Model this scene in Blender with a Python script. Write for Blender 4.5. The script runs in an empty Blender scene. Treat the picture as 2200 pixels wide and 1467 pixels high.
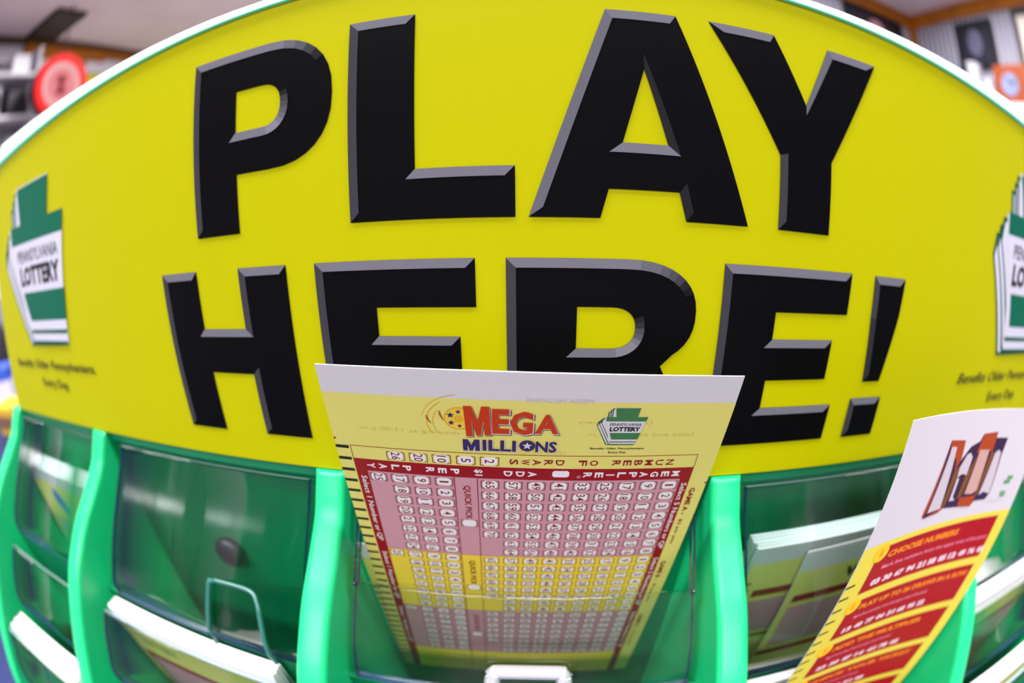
import bpy, bmesh, math, random
from mathutils import Vector, Matrix
random.seed(7)
C = bpy.context.scene.collection
PI = math.pi
U = 0.1            # the counter-top display is laid out in decimetres
CAM_H = 1.35       # height of the lens above the floor

# ------------------------------------------------------------------ camera
def rot_ypr(P, Y, R):
    return (Matrix.Rotation(Y, 3, 'Y') @ Matrix.Rotation(P, 3, 'X') @ Matrix.Rotation(R, 3, 'Z'))
cam = bpy.data.cameras.new('camera'); camo = bpy.data.objects.new('camera', cam); C.objects.link(camo)
cam.type = 'PANO'
cam.panorama_type = 'FISHEYE_EQUISOLID'
cam.fisheye_lens = 1040 / 2200 * 36
cam.fisheye_fov = PI
cam.sensor_fit = 'HORIZONTAL'; cam.sensor_width = 36; cam.sensor_height = 36 * 1467 / 2200
cam.lens = 17; cam.clip_start = 0.001; cam.clip_end = 50
Mrot = Matrix.Rotation(PI / 2, 3, 'X') @ rot_ypr(-.32914, .05874, -.01066)
camo.matrix_world = Matrix.Translation((0, 0, CAM_H)) @ Mrot.to_4x4()
cam.dof.use_dof = True; cam.dof.focus_distance = 0.1; cam.dof.aperture_fstop = 9.5
bpy.context.scene.camera = camo

# ------------------------------------------------------------------ world, lights, exposure
sc = bpy.context.scene
sc.view_settings.view_transform = 'Standard'; sc.view_settings.look = 'None'
sc.view_settings.gamma = 1; sc.view_settings.use_curve_mapping = False
sc.view_settings.exposure = 0.0
w = bpy.data.worlds.new('world'); sc.world = w; w.use_nodes = True
w.node_tree.nodes['Background'].inputs[0].default_value = (.75, .8, 1, 1)
w.node_tree.nodes['Background'].inputs[1].default_value = .25
sc.cycles.max_bounces = 10; sc.cycles.transparent_max_bounces = 24
sc.cycles.caustics_reflective = False; sc.cycles.caustics_refractive = False
sc.cycles.sample_clamp_indirect = 6
CEIL_Z = CAM_H + 1.30
LAMPS = [(-.64, -1.3, 27), (.64, -1.3, 15), (-.7, -.1, 42), (.7, -.05, 31), (-1.35, 1.5, 46), (1.2, 1.3, 30)]   # troffers: x, y, watts
for (x, y, p) in LAMPS:
    l = bpy.data.lights.new('ceiling_lamp', 'AREA'); l.shape = 'RECTANGLE'; l.size = 1.22; l.size_y = .24; l.energy = p
    l.color = (1, .965, .985)
    o = bpy.data.objects.new('ceiling_lamp', l); C.objects.link(o); o.location = (x, y, CEIL_Z - .045)

# ------------------------------------------------------------------ materials
def lin(c):
    c = c / 255
    return c / 12.92 if c <= .04045 else ((c + .055) / 1.055) ** 2.4
MATS = {}
def mat(name, rgb, rough=.55, spec=.4, emit=0, metal=0, noise=0, scale=40, coat=0):
    if name in MATS: return MATS[name]
    m = bpy.data.materials.new(name); m.use_nodes = True
    nt = m.node_tree; b = nt.nodes['Principled BSDF']
    col = tuple(lin(v) for v in rgb) + (1,)
    b.inputs['Base Color'].default_value = col
    b.inputs['Roughness'].default_value = rough
    b.inputs['Specular IOR Level'].default_value = spec
    b.inputs['Metallic'].default_value = metal
    b.inputs['Coat Weight'].default_value = coat
    if noise:
        t = nt.nodes.new('ShaderNodeTexCoord'); n = nt.nodes.new('ShaderNodeTexNoise'); n.inputs['Scale'].default_value = scale
        n.inputs['Detail'].default_value = 4
        r = nt.nodes.new('ShaderNodeValToRGB')
        r.color_ramp.elements[0].color = tuple(v * (1 - noise) for v in col[:3]) + (1,)
        r.color_ramp.elements[1].color = tuple(min(1, v * (1 + noise)) for v in col[:3]) + (1,)
        r.color_ramp.elements[0].position = .3; r.color_ramp.elements[1].position = .7
        nt.links.new(t.outputs['Object'], n.inputs['Vector']); nt.links.new(n.outputs['Fac'], r.inputs[0]); nt.links.new(r.outputs[0], b.inputs['Base Color'])
    if emit:
        b.inputs['Base Color'].default_value = (.02, .02, .02, 1); b.inputs['Specular IOR Level'].default_value = 0
        b.inputs['Emission Color'].default_value = col; b.inputs['Emission Strength'].default_value = emit
    MATS[name] = m
    return m
def clear_mat(name, tint=(.86, .93, .915), rough=.06):
    m = bpy.data.materials.new(name); m.use_nodes = True; nt = m.node_tree; nt.nodes.clear()
    out = nt.nodes.new('ShaderNodeOutputMaterial'); tr = nt.nodes.new('ShaderNodeBsdfTransparent'); gl = nt.nodes.new('ShaderNodeBsdfGlossy')
    fr = nt.nodes.new('ShaderNodeMath'); lw = nt.nodes.new('ShaderNodeLayerWeight'); pw = nt.nodes.new('ShaderNodeMath'); mx = nt.nodes.new('ShaderNodeMixShader')
    tr.inputs[0].default_value = tint + (1,); gl.inputs['Roughness'].default_value = rough; 
    lw.inputs[0].default_value = .5; pw.operation = 'POWER'; pw.inputs[1].default_value = 4.5; fr.operation = 'MULTIPLY_ADD'; fr.inputs[1].default_value = .9; fr.inputs[2].default_value = .032
    nt.links.new(lw.outputs['Facing'], pw.inputs[0]); nt.links.new(pw.outputs[0], fr.inputs[0])
    nt.links.new(fr.outputs[0], mx.inputs[0]); nt.links.new(tr.outputs[0], mx.inputs[1]); nt.links.new(gl.outputs[0], mx.inputs[2]); nt.links.new(mx.outputs[0], out.inputs[0])
    MATS[name] = m
    return m
GREEN = mat('green_plastic', (20, 182, 112), .34, .45, noise=.05, scale=60)
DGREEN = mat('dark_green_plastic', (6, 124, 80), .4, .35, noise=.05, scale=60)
PAPER = mat('paper_white', (214, 210, 214), .6, .25)
ACR = clear_mat('clear_acrylic'); ACRC = clear_mat('clear_acrylic_thin', (.93, .96, .955), .05)
ACRE = mat('acrylic_cut_edge', (38, 66, 96), .15, .9)
BLACK = mat('black_rubber', (20, 17, 24), .4, .5)

# ------------------------------------------------------------------ mesh helpers
def D(x, y, z):
    "display coordinates in decimetres (x right, y up, z towards the viewer, lens at the origin) -> world metres"
    return Vector((x * U, -z * U, CAM_H + y * U))
def link(name, bm, mats, parent=None, origin=None, smooth=False):
    me = bpy.data.meshes.new(name)
    if origin is not None:
        bmesh.ops.translate(bm, verts=bm.verts, vec=-origin)
    bm.to_mesh(me); bm.free()
    for m in (mats if isinstance(mats, (list, tuple)) else [mats]): me.materials.append(m)
    if smooth:
        for p in me.polygons: p.use_smooth = True
    o = bpy.data.objects.new(name, me); C.objects.link(o)
    if origin is not None: o.location = origin
    if parent is not None:
        o.parent = parent
        o.matrix_parent_inverse = Matrix.Translation(parent.location).inverted()
    return o
def tag(o, label=None, cat=None, group=None, kind=None):
    if label: o['label'] = label
    if cat: o['category'] = cat
    if group: o['group'] = group
    if kind: o['kind'] = kind
    return o
def thing(name, label, cat, loc, group=None):
    o = bpy.data.objects.new(name, None); C.objects.link(o); o.location = loc; o.empty_display_size = .02
    return tag(o, label, cat, group)
def box(bm, lo, hi, mi=0, M=None):
    lo, hi = Vector(lo), Vector(hi); vs = []
    for i in range(8):
        p = Vector((hi[k] if (i >> k) & 1 else lo[k] for k in range(3)))
        vs.append(bm.verts.new(M @ p if M else p))
    fs = [(0, 2, 3, 1), (4, 5, 7, 6), (0, 1, 5, 4), (2, 6, 7, 3), (0, 4, 6, 2), (1, 3, 7, 5)]
    out = []
    for f in fs:
        g = bm.faces.new([vs[i] for i in f]); g.material_index = mi; out.append(g)
    return vs, out
def bevel_all(bm, wdt, seg=2):
    bmesh.ops.recalc_face_normals(bm, faces=bm.faces)
    es = [e for e in bm.edges if e.is_manifold and e.calc_face_angle(0) > .6]
    bmesh.ops.bevel(bm, geom=es, offset=wdt, segments=seg, affect='EDGES', profile=.5)
def dbox(bm, x0, x1, y0, y1, z0, z1, mi=0):
    a = D(x0, y0, z1); b = D(x1, y1, z0)
    return box(bm, (min(a.x, b.x), min(a.y, b.y), min(a.z, b.z)), (max(a.x, b.x), max(a.y, b.y), max(a.z, b.z)), mi)
def extrude_x(bm, prof, x0, x1, mi=0):
    "prof: closed polygon of (y, z) in display units, extruded from x0 to x1"
    a = [bm.verts.new(D(x0, y, z)) for y, z in prof]; b = [bm.verts.new(D(x1, y, z)) for y, z in prof]
    n = len(prof)
    for i in range(n):
        f = bm.faces.new((a[i], a[(i + 1) % n], b[(i + 1) % n], b[i])); f.material_index = mi
    f = bm.faces.new(a[::-1]); f.material_index = mi
    f = bm.faces.new(b); f.material_index = mi
def interp(pts, t):
    if t >= pts[0][0] and pts[0][0] > pts[-1][0]: return pts[0][1]
    s = sorted(pts)
    if t <= s[0][0]: return s[0][1]
    for (a, b), (c, d) in zip(s, s[1:]):
        if t <= c: return b + (d - b) * (t - a) / (c - a)
    return s[-1][1]
def catmull(pts, n=5):
    out = []
    P = [pts[0]] + list(pts) + [pts[-1]]
    for i in range(1, len(P) - 2):
        for k in range(n):
            t = k / n; p0, p1, p2, p3 = P[i - 1], P[i], P[i + 1], P[i + 2]
            out.append(tuple(.5 * ((2 * p1[j]) + (-p0[j] + p2[j]) * t + (2 * p0[j] - 5 * p1[j] + 4 * p2[j] - p3[j]) * t * t + (-p0[j] + 3 * p1[j] - 3 * p2[j] + p3[j]) * t ** 3) for j in range(len(p1))))
    out.append(tuple(pts[-1]))
    return out
# flat fills: loops of 2-D points -> triangles
def fill2d(loops):
    cu = bpy.data.curves.new('tmp', 'CURVE'); cu.dimensions = '2D'; cu.fill_mode = 'BOTH'
    for lp in loops:
        s = cu.splines.new('POLY'); s.points.add(len(lp) - 1); s.use_cyclic_u = True
        for i, p in enumerate(lp): s.points[i].co = (p[0], p[1], 0, 1)
    o = bpy.data.objects.new('tmp', cu); me = o.to_mesh()
    r = ([(v.co.x, v.co.y) for v in me.vertices], [tuple(p.vertices) for p in me.polygons])
    o.to_mesh_clear(); bpy.data.objects.remove(o); bpy.data.curves.remove(cu)
    return r
TXT = {}
def text2d(s, bold=0.0, res=2, spacing=1.0):
    k = (s, bold, res, spacing)
    if k in TXT: return TXT[k]
    cu = bpy.data.curves.new('tmp', 'FONT'); cu.body = s; cu.size = 1; cu.resolution_u = res; cu.offset = bold; cu.space_character = spacing
    cu.fill_mode = 'BOTH'
    o = bpy.data.objects.new('tmp', cu); me = o.to_mesh()
    v = [(a.co.x, a.co.y) for a in me.vertices]; f = [tuple(p.vertices) for p in me.polygons]
    o.to_mesh_clear(); bpy.data.objects.remove(o); bpy.data.curves.remove(cu)
    x0 = min(a[0] for a in v); x1 = max(a[0] for a in v); y0 = min(a[1] for a in v); y1 = max(a[1] for a in v)
    v = [((a[0] - x0) / (x1 - x0) - .5, (a[1] - y0) / (y1 - y0) - .5) for a in v]
    TXT[k] = (v, f, (x1 - x0) / (y1 - y0))
    return TXT[k]

MG = [(0, 0), (.31, 0), (.5, .5), (.69, 0), (1, 0), (1, 1), (.73, 1), (.73, .5), (.585, 1), (.415, 1), (.27, .5), (.27, 1), (0, 1)]
class Sheet:
    "prints flat artwork (x right, s down) on a surface given by surf(x, s, lift)"
    def __init__(self, surf, step=9): self.step = step; self.surf = surf; self.bm = bmesh.new(); self.mats = []
    def mi(self, m):
        if m not in self.mats: self.mats.append(m)
        return self.mats.index(m)
    def tris(self, v, f, m, lift):
        v, f = list(v), [t for t in f]; work = [t for t in f if len(t) == 3]; f = [t for t in f if len(t) != 3]; mid = {}
        while work:          # long triangles are split so that they follow a bent sheet
            t = work.pop(); e = max(range(3), key=lambda i: (v[t[i]][0] - v[t[(i + 1) % 3]][0]) ** 2 + (v[t[i]][1] - v[t[(i + 1) % 3]][1]) ** 2)
            i, j, k = t[e], t[(e + 1) % 3], t[(e + 2) % 3]
            if (v[i][0] - v[j][0]) ** 2 + (v[i][1] - v[j][1]) ** 2 < self.step ** 2: f.append(t); continue
            key = (min(i, j), max(i, j))
            if key not in mid: mid[key] = len(v); v.append(((v[i][0] + v[j][0]) / 2, (v[i][1] + v[j][1]) / 2))
            q = mid[key]; work += [(i, q, k), (q, j, k)]
        vs = [self.bm.verts.new(self.surf(a, b, lift)) for a, b in v]; k = self.mi(m)
        for t in f:
            try: g = self.bm.faces.new([vs[i] for i in t]); g.material_index = k
            except ValueError: pass
    def rect(self, x0, s0, x1, s1, m, lift, nx=None, ns=None):
        nx = nx or max(1, int(abs(x1 - x0) / .045 + .5)); ns = ns or max(1, int(abs(s1 - s0) / .05 + .5))
        v = [(x0 + (x1 - x0) * i / nx, s0 + (s1 - s0) * j / ns) for j in range(ns + 1) for i in range(nx + 1)]
        f = [(j * (nx + 1) + i, (j + 1) * (nx + 1) + i, (j + 1) * (nx + 1) + i + 1, j * (nx + 1) + i + 1) for j in range(ns) for i in range(nx)]
        self.tris(v, f, m, lift)
    def poly(self, loops, m, lift):
        v, f = fill2d([[(a, -b) for a, b in lp] for lp in loops]); self.tris([(a, -b) for a, b in v], f, m, lift)
    def text(self, s, cx, cs, wd, ht, m, lift, bold=0.0, rot=0, mirror=False, skew=0, res=2):
        "wd: length along the line, ht: height of the line; rot 90 = reads downwards"
        v, f, asp = text2d(s, bold, res)
        if wd is None: wd = ht * asp
        out = []
        for a, b in v:
            a += skew * b
            if mirror: a = -a
            a *= wd; b *= ht
            out.append((cx + a, cs - b) if not rot else (cx + b, cs + a))
        self.tris(out, f, m, lift)

# ================================================================== SETTING
def struct(name, bm, m): return tag(link(name, bm, m), kind='structure')
def wall_panel(name, lo, hi, m):
    bm = bmesh.new(); box(bm, lo, hi); return struct(name, bm, m)
def striped(name, c0, c1, axis, scale):
    m = bpy.data.materials.new(name); m.use_nodes = True; nt = m.node_tree; b = nt.nodes['Principled BSDF']
    t = nt.nodes.new('ShaderNodeTexCoord'); wv = nt.nodes.new('ShaderNodeTexWave'); wv.bands_direction = axis; wv.inputs['Scale'].default_value = scale
    wv.inputs['Distortion'].default_value = .3
    r = nt.nodes.new('ShaderNodeValToRGB'); r.color_ramp.elements[0].color = tuple(lin(v) for v in c0) + (1,); r.color_ramp.elements[1].color = tuple(lin(v) for v in c1) + (1,)
    nt.links.new(t.outputs['Object'], wv.inputs['Vector']); nt.links.new(wv.outputs['Fac'], r.inputs[0]); nt.links.new(r.outputs[0], b.inputs['Base Color'])
    bp = nt.nodes.new('ShaderNodeBump'); bp.inputs['Strength'].default_value = .6; bp.inputs['Distance'].default_value = .01
    nt.links.new(wv.outputs['Fac'], bp.inputs['Height']); nt.links.new(bp.outputs[0], b.inputs['Normal'])
    b.inputs['Roughness'].default_value = .6
    return m
CEIL = mat('ceiling_paint', (222, 208, 212), .8, .2, noise=.06, scale=3)
LWALL = mat('painted_wall', (226, 220, 228), .8, .2, noise=.05, scale=4)
SIDY = striped('corrugated_siding_side', (112, 112, 130), (192, 192, 208), 'Y', 7)
SIDX = striped('corrugated_siding_back', (140, 140, 160), (200, 200, 214), 'X', 7)
OAK = mat('orange_stained_wood', (176, 104, 10), .5, .4, noise=.2, scale=8)
BROWN = mat('dark_brown_wood', (84, 62, 30), .6, .3)
FLOOR = mat('vinyl_floor', (190, 182, 176), .5, .3, noise=.12, scale=6)
XL, XR, YB, YB2, YF = -2.8, 2.25, 2.15, 3.05, -3.2
bm = bmesh.new(); box(bm, (XL - .1, YF - .1, -.1), (XR + .1, YB2 + .1, 0)); struct('floor', bm, FLOOR)
bm = bmesh.new(); box(bm, (XL - .1, YF - .1, CEIL_Z), (XR + .1, YB2 + .1, CEIL_Z + .1)); struct('ceiling', bm, CEIL)
wall_panel('wall_left', (XL - .1, YF, 0), (XL, YB2, CEIL_Z), LWALL)
wall_panel('wall_right', (XR, YF, 0), (XR + .1, YB, CEIL_Z), SIDY)
wall_panel('wall_back', (.4, YB, 0), (XR + .1, YB + .1, CEIL_Z), SIDX)
wall_panel('wall_alcove', (XL - .1, YB2, 0), (.5, YB2 + .1, CEIL_Z), LWALL)
wall_panel('wall_return', (.3, YB, 0), (.4, YB2, CEIL_Z), LWALL)
wall_panel('wall_front', (XL - .1, YF - .1, 0), (XR + .1, YF, CEIL_Z), LWALL)
wall_panel('trim_1', (XL, YF, CEIL_Z - .035), (XL + .05, YB2, CEIL_Z), BROWN)
bm = bmesh.new(); box(bm, (XL, 1.36, CEIL_Z - .12), (XL + .035, 2.1, CEIL_Z - .035)); box(bm, (XL, 2.1, CEIL_Z - .085), (XL + .035, YB2, CEIL_Z - .035)); struct('trim_2', bm, OAK)
wall_panel('trim_3', (.4, YB - .03, CEIL_Z - .085), (XR, YB, CEIL_Z), OAK)
wall_panel('trim_4', (XR - .03, YF, CEIL_Z - .085), (XR, YB - .03, CEIL_Z), OAK)
bm = bmesh.new(); box(bm, (XR - .035, YB - .035, 0), (XR, YB, CEIL_Z - .086)); struct('trim_5', bm, OAK)
# ceiling light fittings (the lamps that light the shop)
DIFF = mat('lamp_diffuser', (255, 250, 245), .5, .2, emit=5)
WHITEM = mat('white_enamel', (228, 226, 224), .4, .4)
proto = None
LBL = ['long white ceiling troffer behind the lens, on the left', 'long white ceiling troffer behind the lens, on the right',
       'ceiling troffer just beyond the yellow sign, left of it', 'ceiling troffer just beyond the yellow sign, right of it',
       'ceiling troffer farthest back towards the left wall', 'ceiling troffer farthest back towards the corner with pictures']
for i, (x, y, p) in enumerate(LAMPS):
    t = thing('ceiling_light', LBL[i], 'ceiling light', Vector((x, y, CEIL_Z)), 'fluorescent ceiling troffers')
    bm = bmesh.new(); wx, wy = .635, .17
    box(bm, (x - wx, y - wy, CEIL_Z - .035), (x + wx, y - wy + .03, CEIL_Z - .002)); box(bm, (x - wx, y + wy - .03, CEIL_Z - .035), (x + wx, y + wy, CEIL_Z - .002))
    box(bm, (x - wx, y - wy + .03, CEIL_Z - .035), (x - wx + .03, y + wy - .03, CEIL_Z - .002)); box(bm, (x + wx - .03, y - wy + .03, CEIL_Z - .035), (x + wx, y + wy - .03, CEIL_Z - .002))
    link('frame', bm, WHITEM, t, t.location.copy())
    bm = bmesh.new(); box(bm, (x - wx + .03, y - wy + .03, CEIL_Z - .03), (x + wx - .03, y + wy - .03, CEIL_Z - .012)); link('diffuser', bm, DIFF, t, t.location.copy())
# ceiling vent on the left
t = thing('ceiling_vent', 'dark louvred vent in the ceiling above the red round sign', 'ceiling vent', Vector((-2.53, 1.44, CEIL_Z)))
VENT = mat('dark_vent_metal', (50, 42, 26), .6, .3); VENT2 = mat('vent_slat_metal', (72, 62, 54), .5, .4)
bm = bmesh.new()
for lo, hi in (((-2.74, 1.33, 0), (-2.34, 1.355, 0)), ((-2.74, 1.545, 0), (-2.34, 1.57, 0)), ((-2.74, 1.355, 0), (-2.715, 1.545, 0)), ((-2.365, 1.355, 0), (-2.34, 1.545, 0))):
    box(bm, (lo[0], lo[1], CEIL_Z - .025), (hi[0], hi[1], CEIL_Z - .001))
link('frame', bm, VENT, t, t.location.copy())
for k in range(6):
    bm = bmesh.new(); y = 1.37 + k * .031
    box(bm, (-2.713, y, CEIL_Z - .02), (-2.367, y + .018, CEIL_Z - .004)); link('slat', bm, VENT2, t, t.location.copy())

# ================================================================== DISPLAY RACK
RIB = [(-.715, -.985), (-.76, -.955), (-.82, -.91), (-.89, -.815), (-.95, -.72), (-1.02, -.63), (-1.09, -.55), (-1.21, -.445), (-1.36, -.325), (-1.5, -.215), (-1.66, -.10), (-1.85, .02), (-2.1, .12), (-2.4, .17), (-2.68, .18)]
RIBX = [(-2.585, -2.495), (-1.68, -1.59), (-.602, -.512), (.462, .552), (1.462, 1.552), (2.465, 2.555)]
BASE_Y = -2.7
rack = thing('play_slip_rack', 'mint green plastic play slip rack with clear panels below the yellow sign', 'display rack', D(0, BASE_Y, -.6))
O = rack.location.copy()
for x0, x1 in RIBX:
    bm = bmesh.new(); prof = catmull(RIB, 4) + [(BASE_Y + .001, .16), (BASE_Y + .001, -1.16), (-.715, -1.16)]
    extrude_x(bm, prof, x0, x1)
    bmesh.ops.recalc_face_normals(bm, faces=bm.faces)
    es = [e for e in bm.edges if len(e.link_faces) == 2 and e.calc_face_angle(0) > 1.2 and abs(e.verts[0].co.x - e.verts[1].co.x) < 1e-6 and max(v.co.y for v in e.verts) < .1155]
    bmesh.ops.bevel(bm, geom=es, offset=.0022, segments=3, affect='EDGES', profile=.5)
    o = link('divider', bm, GREEN, rack, O)
    for p in o.data.polygons: p.use_smooth = len(p.vertices) == 4 and abs(p.normal.x) < .98
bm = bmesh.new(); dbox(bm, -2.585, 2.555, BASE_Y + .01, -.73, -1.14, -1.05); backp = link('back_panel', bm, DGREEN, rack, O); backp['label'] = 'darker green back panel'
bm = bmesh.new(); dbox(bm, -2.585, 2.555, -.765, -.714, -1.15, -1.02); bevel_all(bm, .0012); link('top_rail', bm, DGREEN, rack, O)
bm = bmesh.new(); dbox(bm, -2.585, 2.555, BASE_Y, BASE_Y + .06, -1.16, .2); link('base', bm, GREEN, rack, O)
COLS = [(-2.495, -1.68), (-1.59, -.602), (-.512, .462), (.552, 1.462), (1.552, 2.465)]
def slab(bm, prof, x0, x1, th=.02):
    "sheet following prof (y, z) with thickness, faces material 0, cut edges material 1"
    n = len(prof); nr = []
    for i in range(n):
        a = prof[max(0, i - 1)]; b = prof[min(n - 1, i + 1)]; dy, dz = b[0] - a[0], b[1] - a[1]; L = math.hypot(dy, dz)
        nr.append((dz / L, -dy / L))
    F = [(bm.verts.new(D(x0, y, z)), bm.verts.new(D(x1, y, z))) for y, z in prof]
    B = [(bm.verts.new(D(x0, y - ny * th, z - nz * th)), bm.verts.new(D(x1, y - ny * th, z - nz * th))) for (y, z), (ny, nz) in zip(prof, nr)]
    for i in range(n - 1):
        bm.faces.new((F[i][0], F[i + 1][0], F[i + 1][1], F[i][1])); bm.faces.new((B[i][0], B[i][1], B[i + 1][1], B[i + 1][0]))
        for k in (0, 1):
            f = bm.faces.new((F[i][k], B[i][k], B[i + 1][k], F[i + 1][k]) if k else (F[i][k], F[i + 1][k], B[i + 1][k], B[i][k])); f.material_index = 1
    for i in (0, n - 1):
        f = bm.faces.new((F[i][0], F[i][1], B[i][1], B[i][0])); f.material_index = 2 if i == 0 else 1
ACRT = mat('acrylic_top_edge', (170, 190, 200), .12, .9)
T1 = [(-.757, -1.0), (-.80, -.975), (-.86, -.925), (-.93, -.86), (-1.01, -.785), (-1.09, -.715), (-1.16, -.66), (-1.2, -.652), (-1.225, -.652)]
T1C = [(-.975, -.835), (-1.02, -.795), (-1.09, -.725), (-1.16, -.675), (-1.2, -.656), (-1.225, -.656)]
T2 = [(-1.255, -.56), (-1.32, -.50), (-1.4, -.44), (-1.46, -.40), (-1.5, -.39), (-1.54, -.39)]
T3 = [(-1.56, -.20), (-1.66, -.14), (-1.76, -.08), (-1.9, -.05), (-2.4, -.06)]
PANEL = {}
for ci, (a, b) in enumerate(COLS):
    for ti, prof in enumerate((T1C if ci == 2 else T1, T2 if ci != 3 else [(-1.47, -.405), (-1.5, -.395), (-1.54, -.395)], T3)):
        bm = bmesh.new(); slab(bm, catmull(prof, 4), a + .085 if (ci == 1 and ti == 0) else a + .03, b - .035)
        if ci == 2 and ti == 0:      # narrow arms left and right of the cut-away that the centre slip stands in
            arm = catmull([q for q in T1 if q[0] > -.97] + [(-.975, -.817)], 3); slab(bm, arm, a + .03, a + .042); slab(bm, arm, b - .047, b - .035)
        p = link('clear_panel', bm, [ACRC if ci == 2 and ti == 0 else ACR, ACRE, ACRC if ci == 2 and ti == 0 else ACRT], rack, O)
        PANEL[ci, ti] = p
        for q in p.data.polygons: q.use_smooth = q.material_index == 0
        p['label'] = ['clear acrylic front panel of the upper pocket', 'clear acrylic front panel of the middle pocket', 'clear acrylic front panel of the lower pocket'][ti]
    for w0, w1, zt, zb_ in ((-1.226, -2.31, -.655, -.74), (-1.541, -2.36, -.395, -.43)):  # opaque walls added below the clear panels to keep light out of the pockets
        bm = bmesh.new(); extrude_x(bm, [(w0, zt), (w0, zt - .018), (w1, zb_ - .018), (w1, zb_)], a + .001, b - .001)
        bmesh.ops.recalc_face_normals(bm, faces=bm.faces); link('pocket_light_block', bm, DGREEN, rack, O)
    for yz in ((-2.3, -1.05, -.74), (-2.35, -.74, -.43), (-2.4, -.43, -.06)):
        bm = bmesh.new(); dbox(bm, a + .001, b - .001, yz[0] - .04, yz[0], yz[1], yz[2]); link('pocket_floor', bm, GREEN, rack, O)
# raised finger tab outlines on the clear panels, and a rubber bumper on the back wall
def tube(bm, pts, r, n=8, mi=0):
    rings = []
    for i, p in enumerate(pts):
        a = pts[max(0, i - 1)]; b = pts[min(len(pts) - 1, i + 1)]; t = (b - a).normalized()
        u = t.cross(Vector((0, 0, 1)));  u = (u if u.length > .1 else t.cross(Vector((1, 0, 0)))).normalized(); v = t.cross(u)
        rings.append([bm.verts.new(p + (u * math.cos(2 * PI * k / n) + v * math.sin(2 * PI * k / n)) * r) for k in range(n)])
    for r0, r1 in zip(rings, rings[1:]):
        for k in range(n):
            f = bm.faces.new((r0[k], r0[(k + 1) % n], r1[(k + 1) % n], r1[k])); f.material_index = mi; f.smooth = True
    bm.faces.new(rings[0][::-1]); bm.faces.new(rings[-1])
TABM = mat('moulded_clear_ridge', (34, 92, 84), .15, .8)
def onT1(x, y, lift=.012):
    return D(x, y, interp(T1, y) + lift)
bm = bmesh.new()
pth = [(-.985, -1.62), (-.985, -1.3), (-.98, -1.06), (-.965, -1.035), (-.93, -1.03), (-.82, -1.03), (-.79, -1.05), (-.775, -1.1), (-.755, -1.2), (-.745, -1.3), (-.745, -1.62)]
tube(bm, [onT1(x, y) for x, y in catmull(pth, 4)], .0009)
link('finger_tab', bm, TABM, PANEL[1, 0], O)['label'] = 'rounded clear finger tab of the empty pocket'
bm = bmesh.new()
pth = [(-.10, -1.15), (-.095, -1.128), (-.08, -1.12), (.07, -1.12), (.082, -1.128), (.085, -1.15)]
tube(bm, [onT1(x, y, .016) for x, y in catmull(pth, 4)], .0022)
link('clip', bm, mat('chrome_clip', (205, 205, 212), .12, .8, metal=.6), PANEL[2, 0], O)['label'] = 'shiny clip in front of the centre pocket'
bm = bmesh.new()
prof = [(.0, .05), (.05, .048), (.066, .036), (.07, .02), (.062, .004), (.062, 0)]; rings = []
for r, h in prof:
    rings.append([bm.verts.new(D(-1.115 + r * math.cos(2 * PI * k / 28), -1.19 + r * math.sin(2 * PI * k / 28), -1.05 + h)) for k in range(28)] if r else [bm.verts.new(D(-1.115, -1.19, -1.05 + h))])
for k in range(28): f = bm.faces.new((rings[0][0], rings[1][k], rings[1][(k + 1) % 28])); f.smooth = True
for r0, r1 in zip(rings[1:], rings[2:]):
    for k in range(28): f = bm.faces.new((r0[k], r1[k], r1[(k + 1) % 28], r0[(k + 1) % 28])); f.smooth = True
link('rubber_bumper', bm, BLACK, backp, O)['label'] = 'round black rubber bumper inside the empty pocket'

# ================================================================== HEADER SIGN
YEL = mat('sign_yellow', (182, 181, 0), .42, .08, noise=.02, scale=3)
INK = mat('sign_black', (6, 6, 9), .36, .07)
RIM = mat('white_trim', (226, 250, 241), .3, .6); RIMG = mat('mint_trim_lip', (120, 236, 184), .35, .5)
sign = thing('header_sign', 'wide yellow arched sign reading PLAY HERE! above the green rack', 'sign', D(0, -.71, -1.0))
SO = sign.location.copy()
CXS = -.014
def vtop(u): a = abs(u - CXS); return .505 - .0155 * a ** 2.15 if a < 2.3 else .42 - (a - 2.3) * 1.2
def vout(u): a = abs(u - CXS); return .528 - .004 * a ** 1.5
def shalf(v): return 2.335 - .2 * (v + .07) if v > -.07 else 2.335 + .21 * (-v - .07)
us = [-2.26 + 4.52 * i / 60 for i in range(61)]
outline = [(CXS - shalf(-.71), -.71)] + [(CXS + shalf(-.71), -.71)] + [(CXS + shalf(v), v) for v in (-.5, -.3, -.1, .1, .3)] + [(u, vtop(u)) for u in us[::-1]] + [(CXS - shalf(v), v) for v in (.3, .1, -.1, -.3, -.5)]
v2, f2 = fill2d([outline])
bm = bmesh.new()
fr = [bm.verts.new(D(a, b, -1.0)) for a, b in outline]; bk = [bm.verts.new(D(a, b, -1.03)) for a, b in outline]
bm.faces.new(fr); bm.faces.new(bk[::-1])
for i in range(len(outline)): bm.faces.new((fr[i], bk[i], bk[(i + 1) % len(outline)], fr[(i + 1) % len(outline)]))
link('board', bm, YEL, sign, SO)
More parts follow.
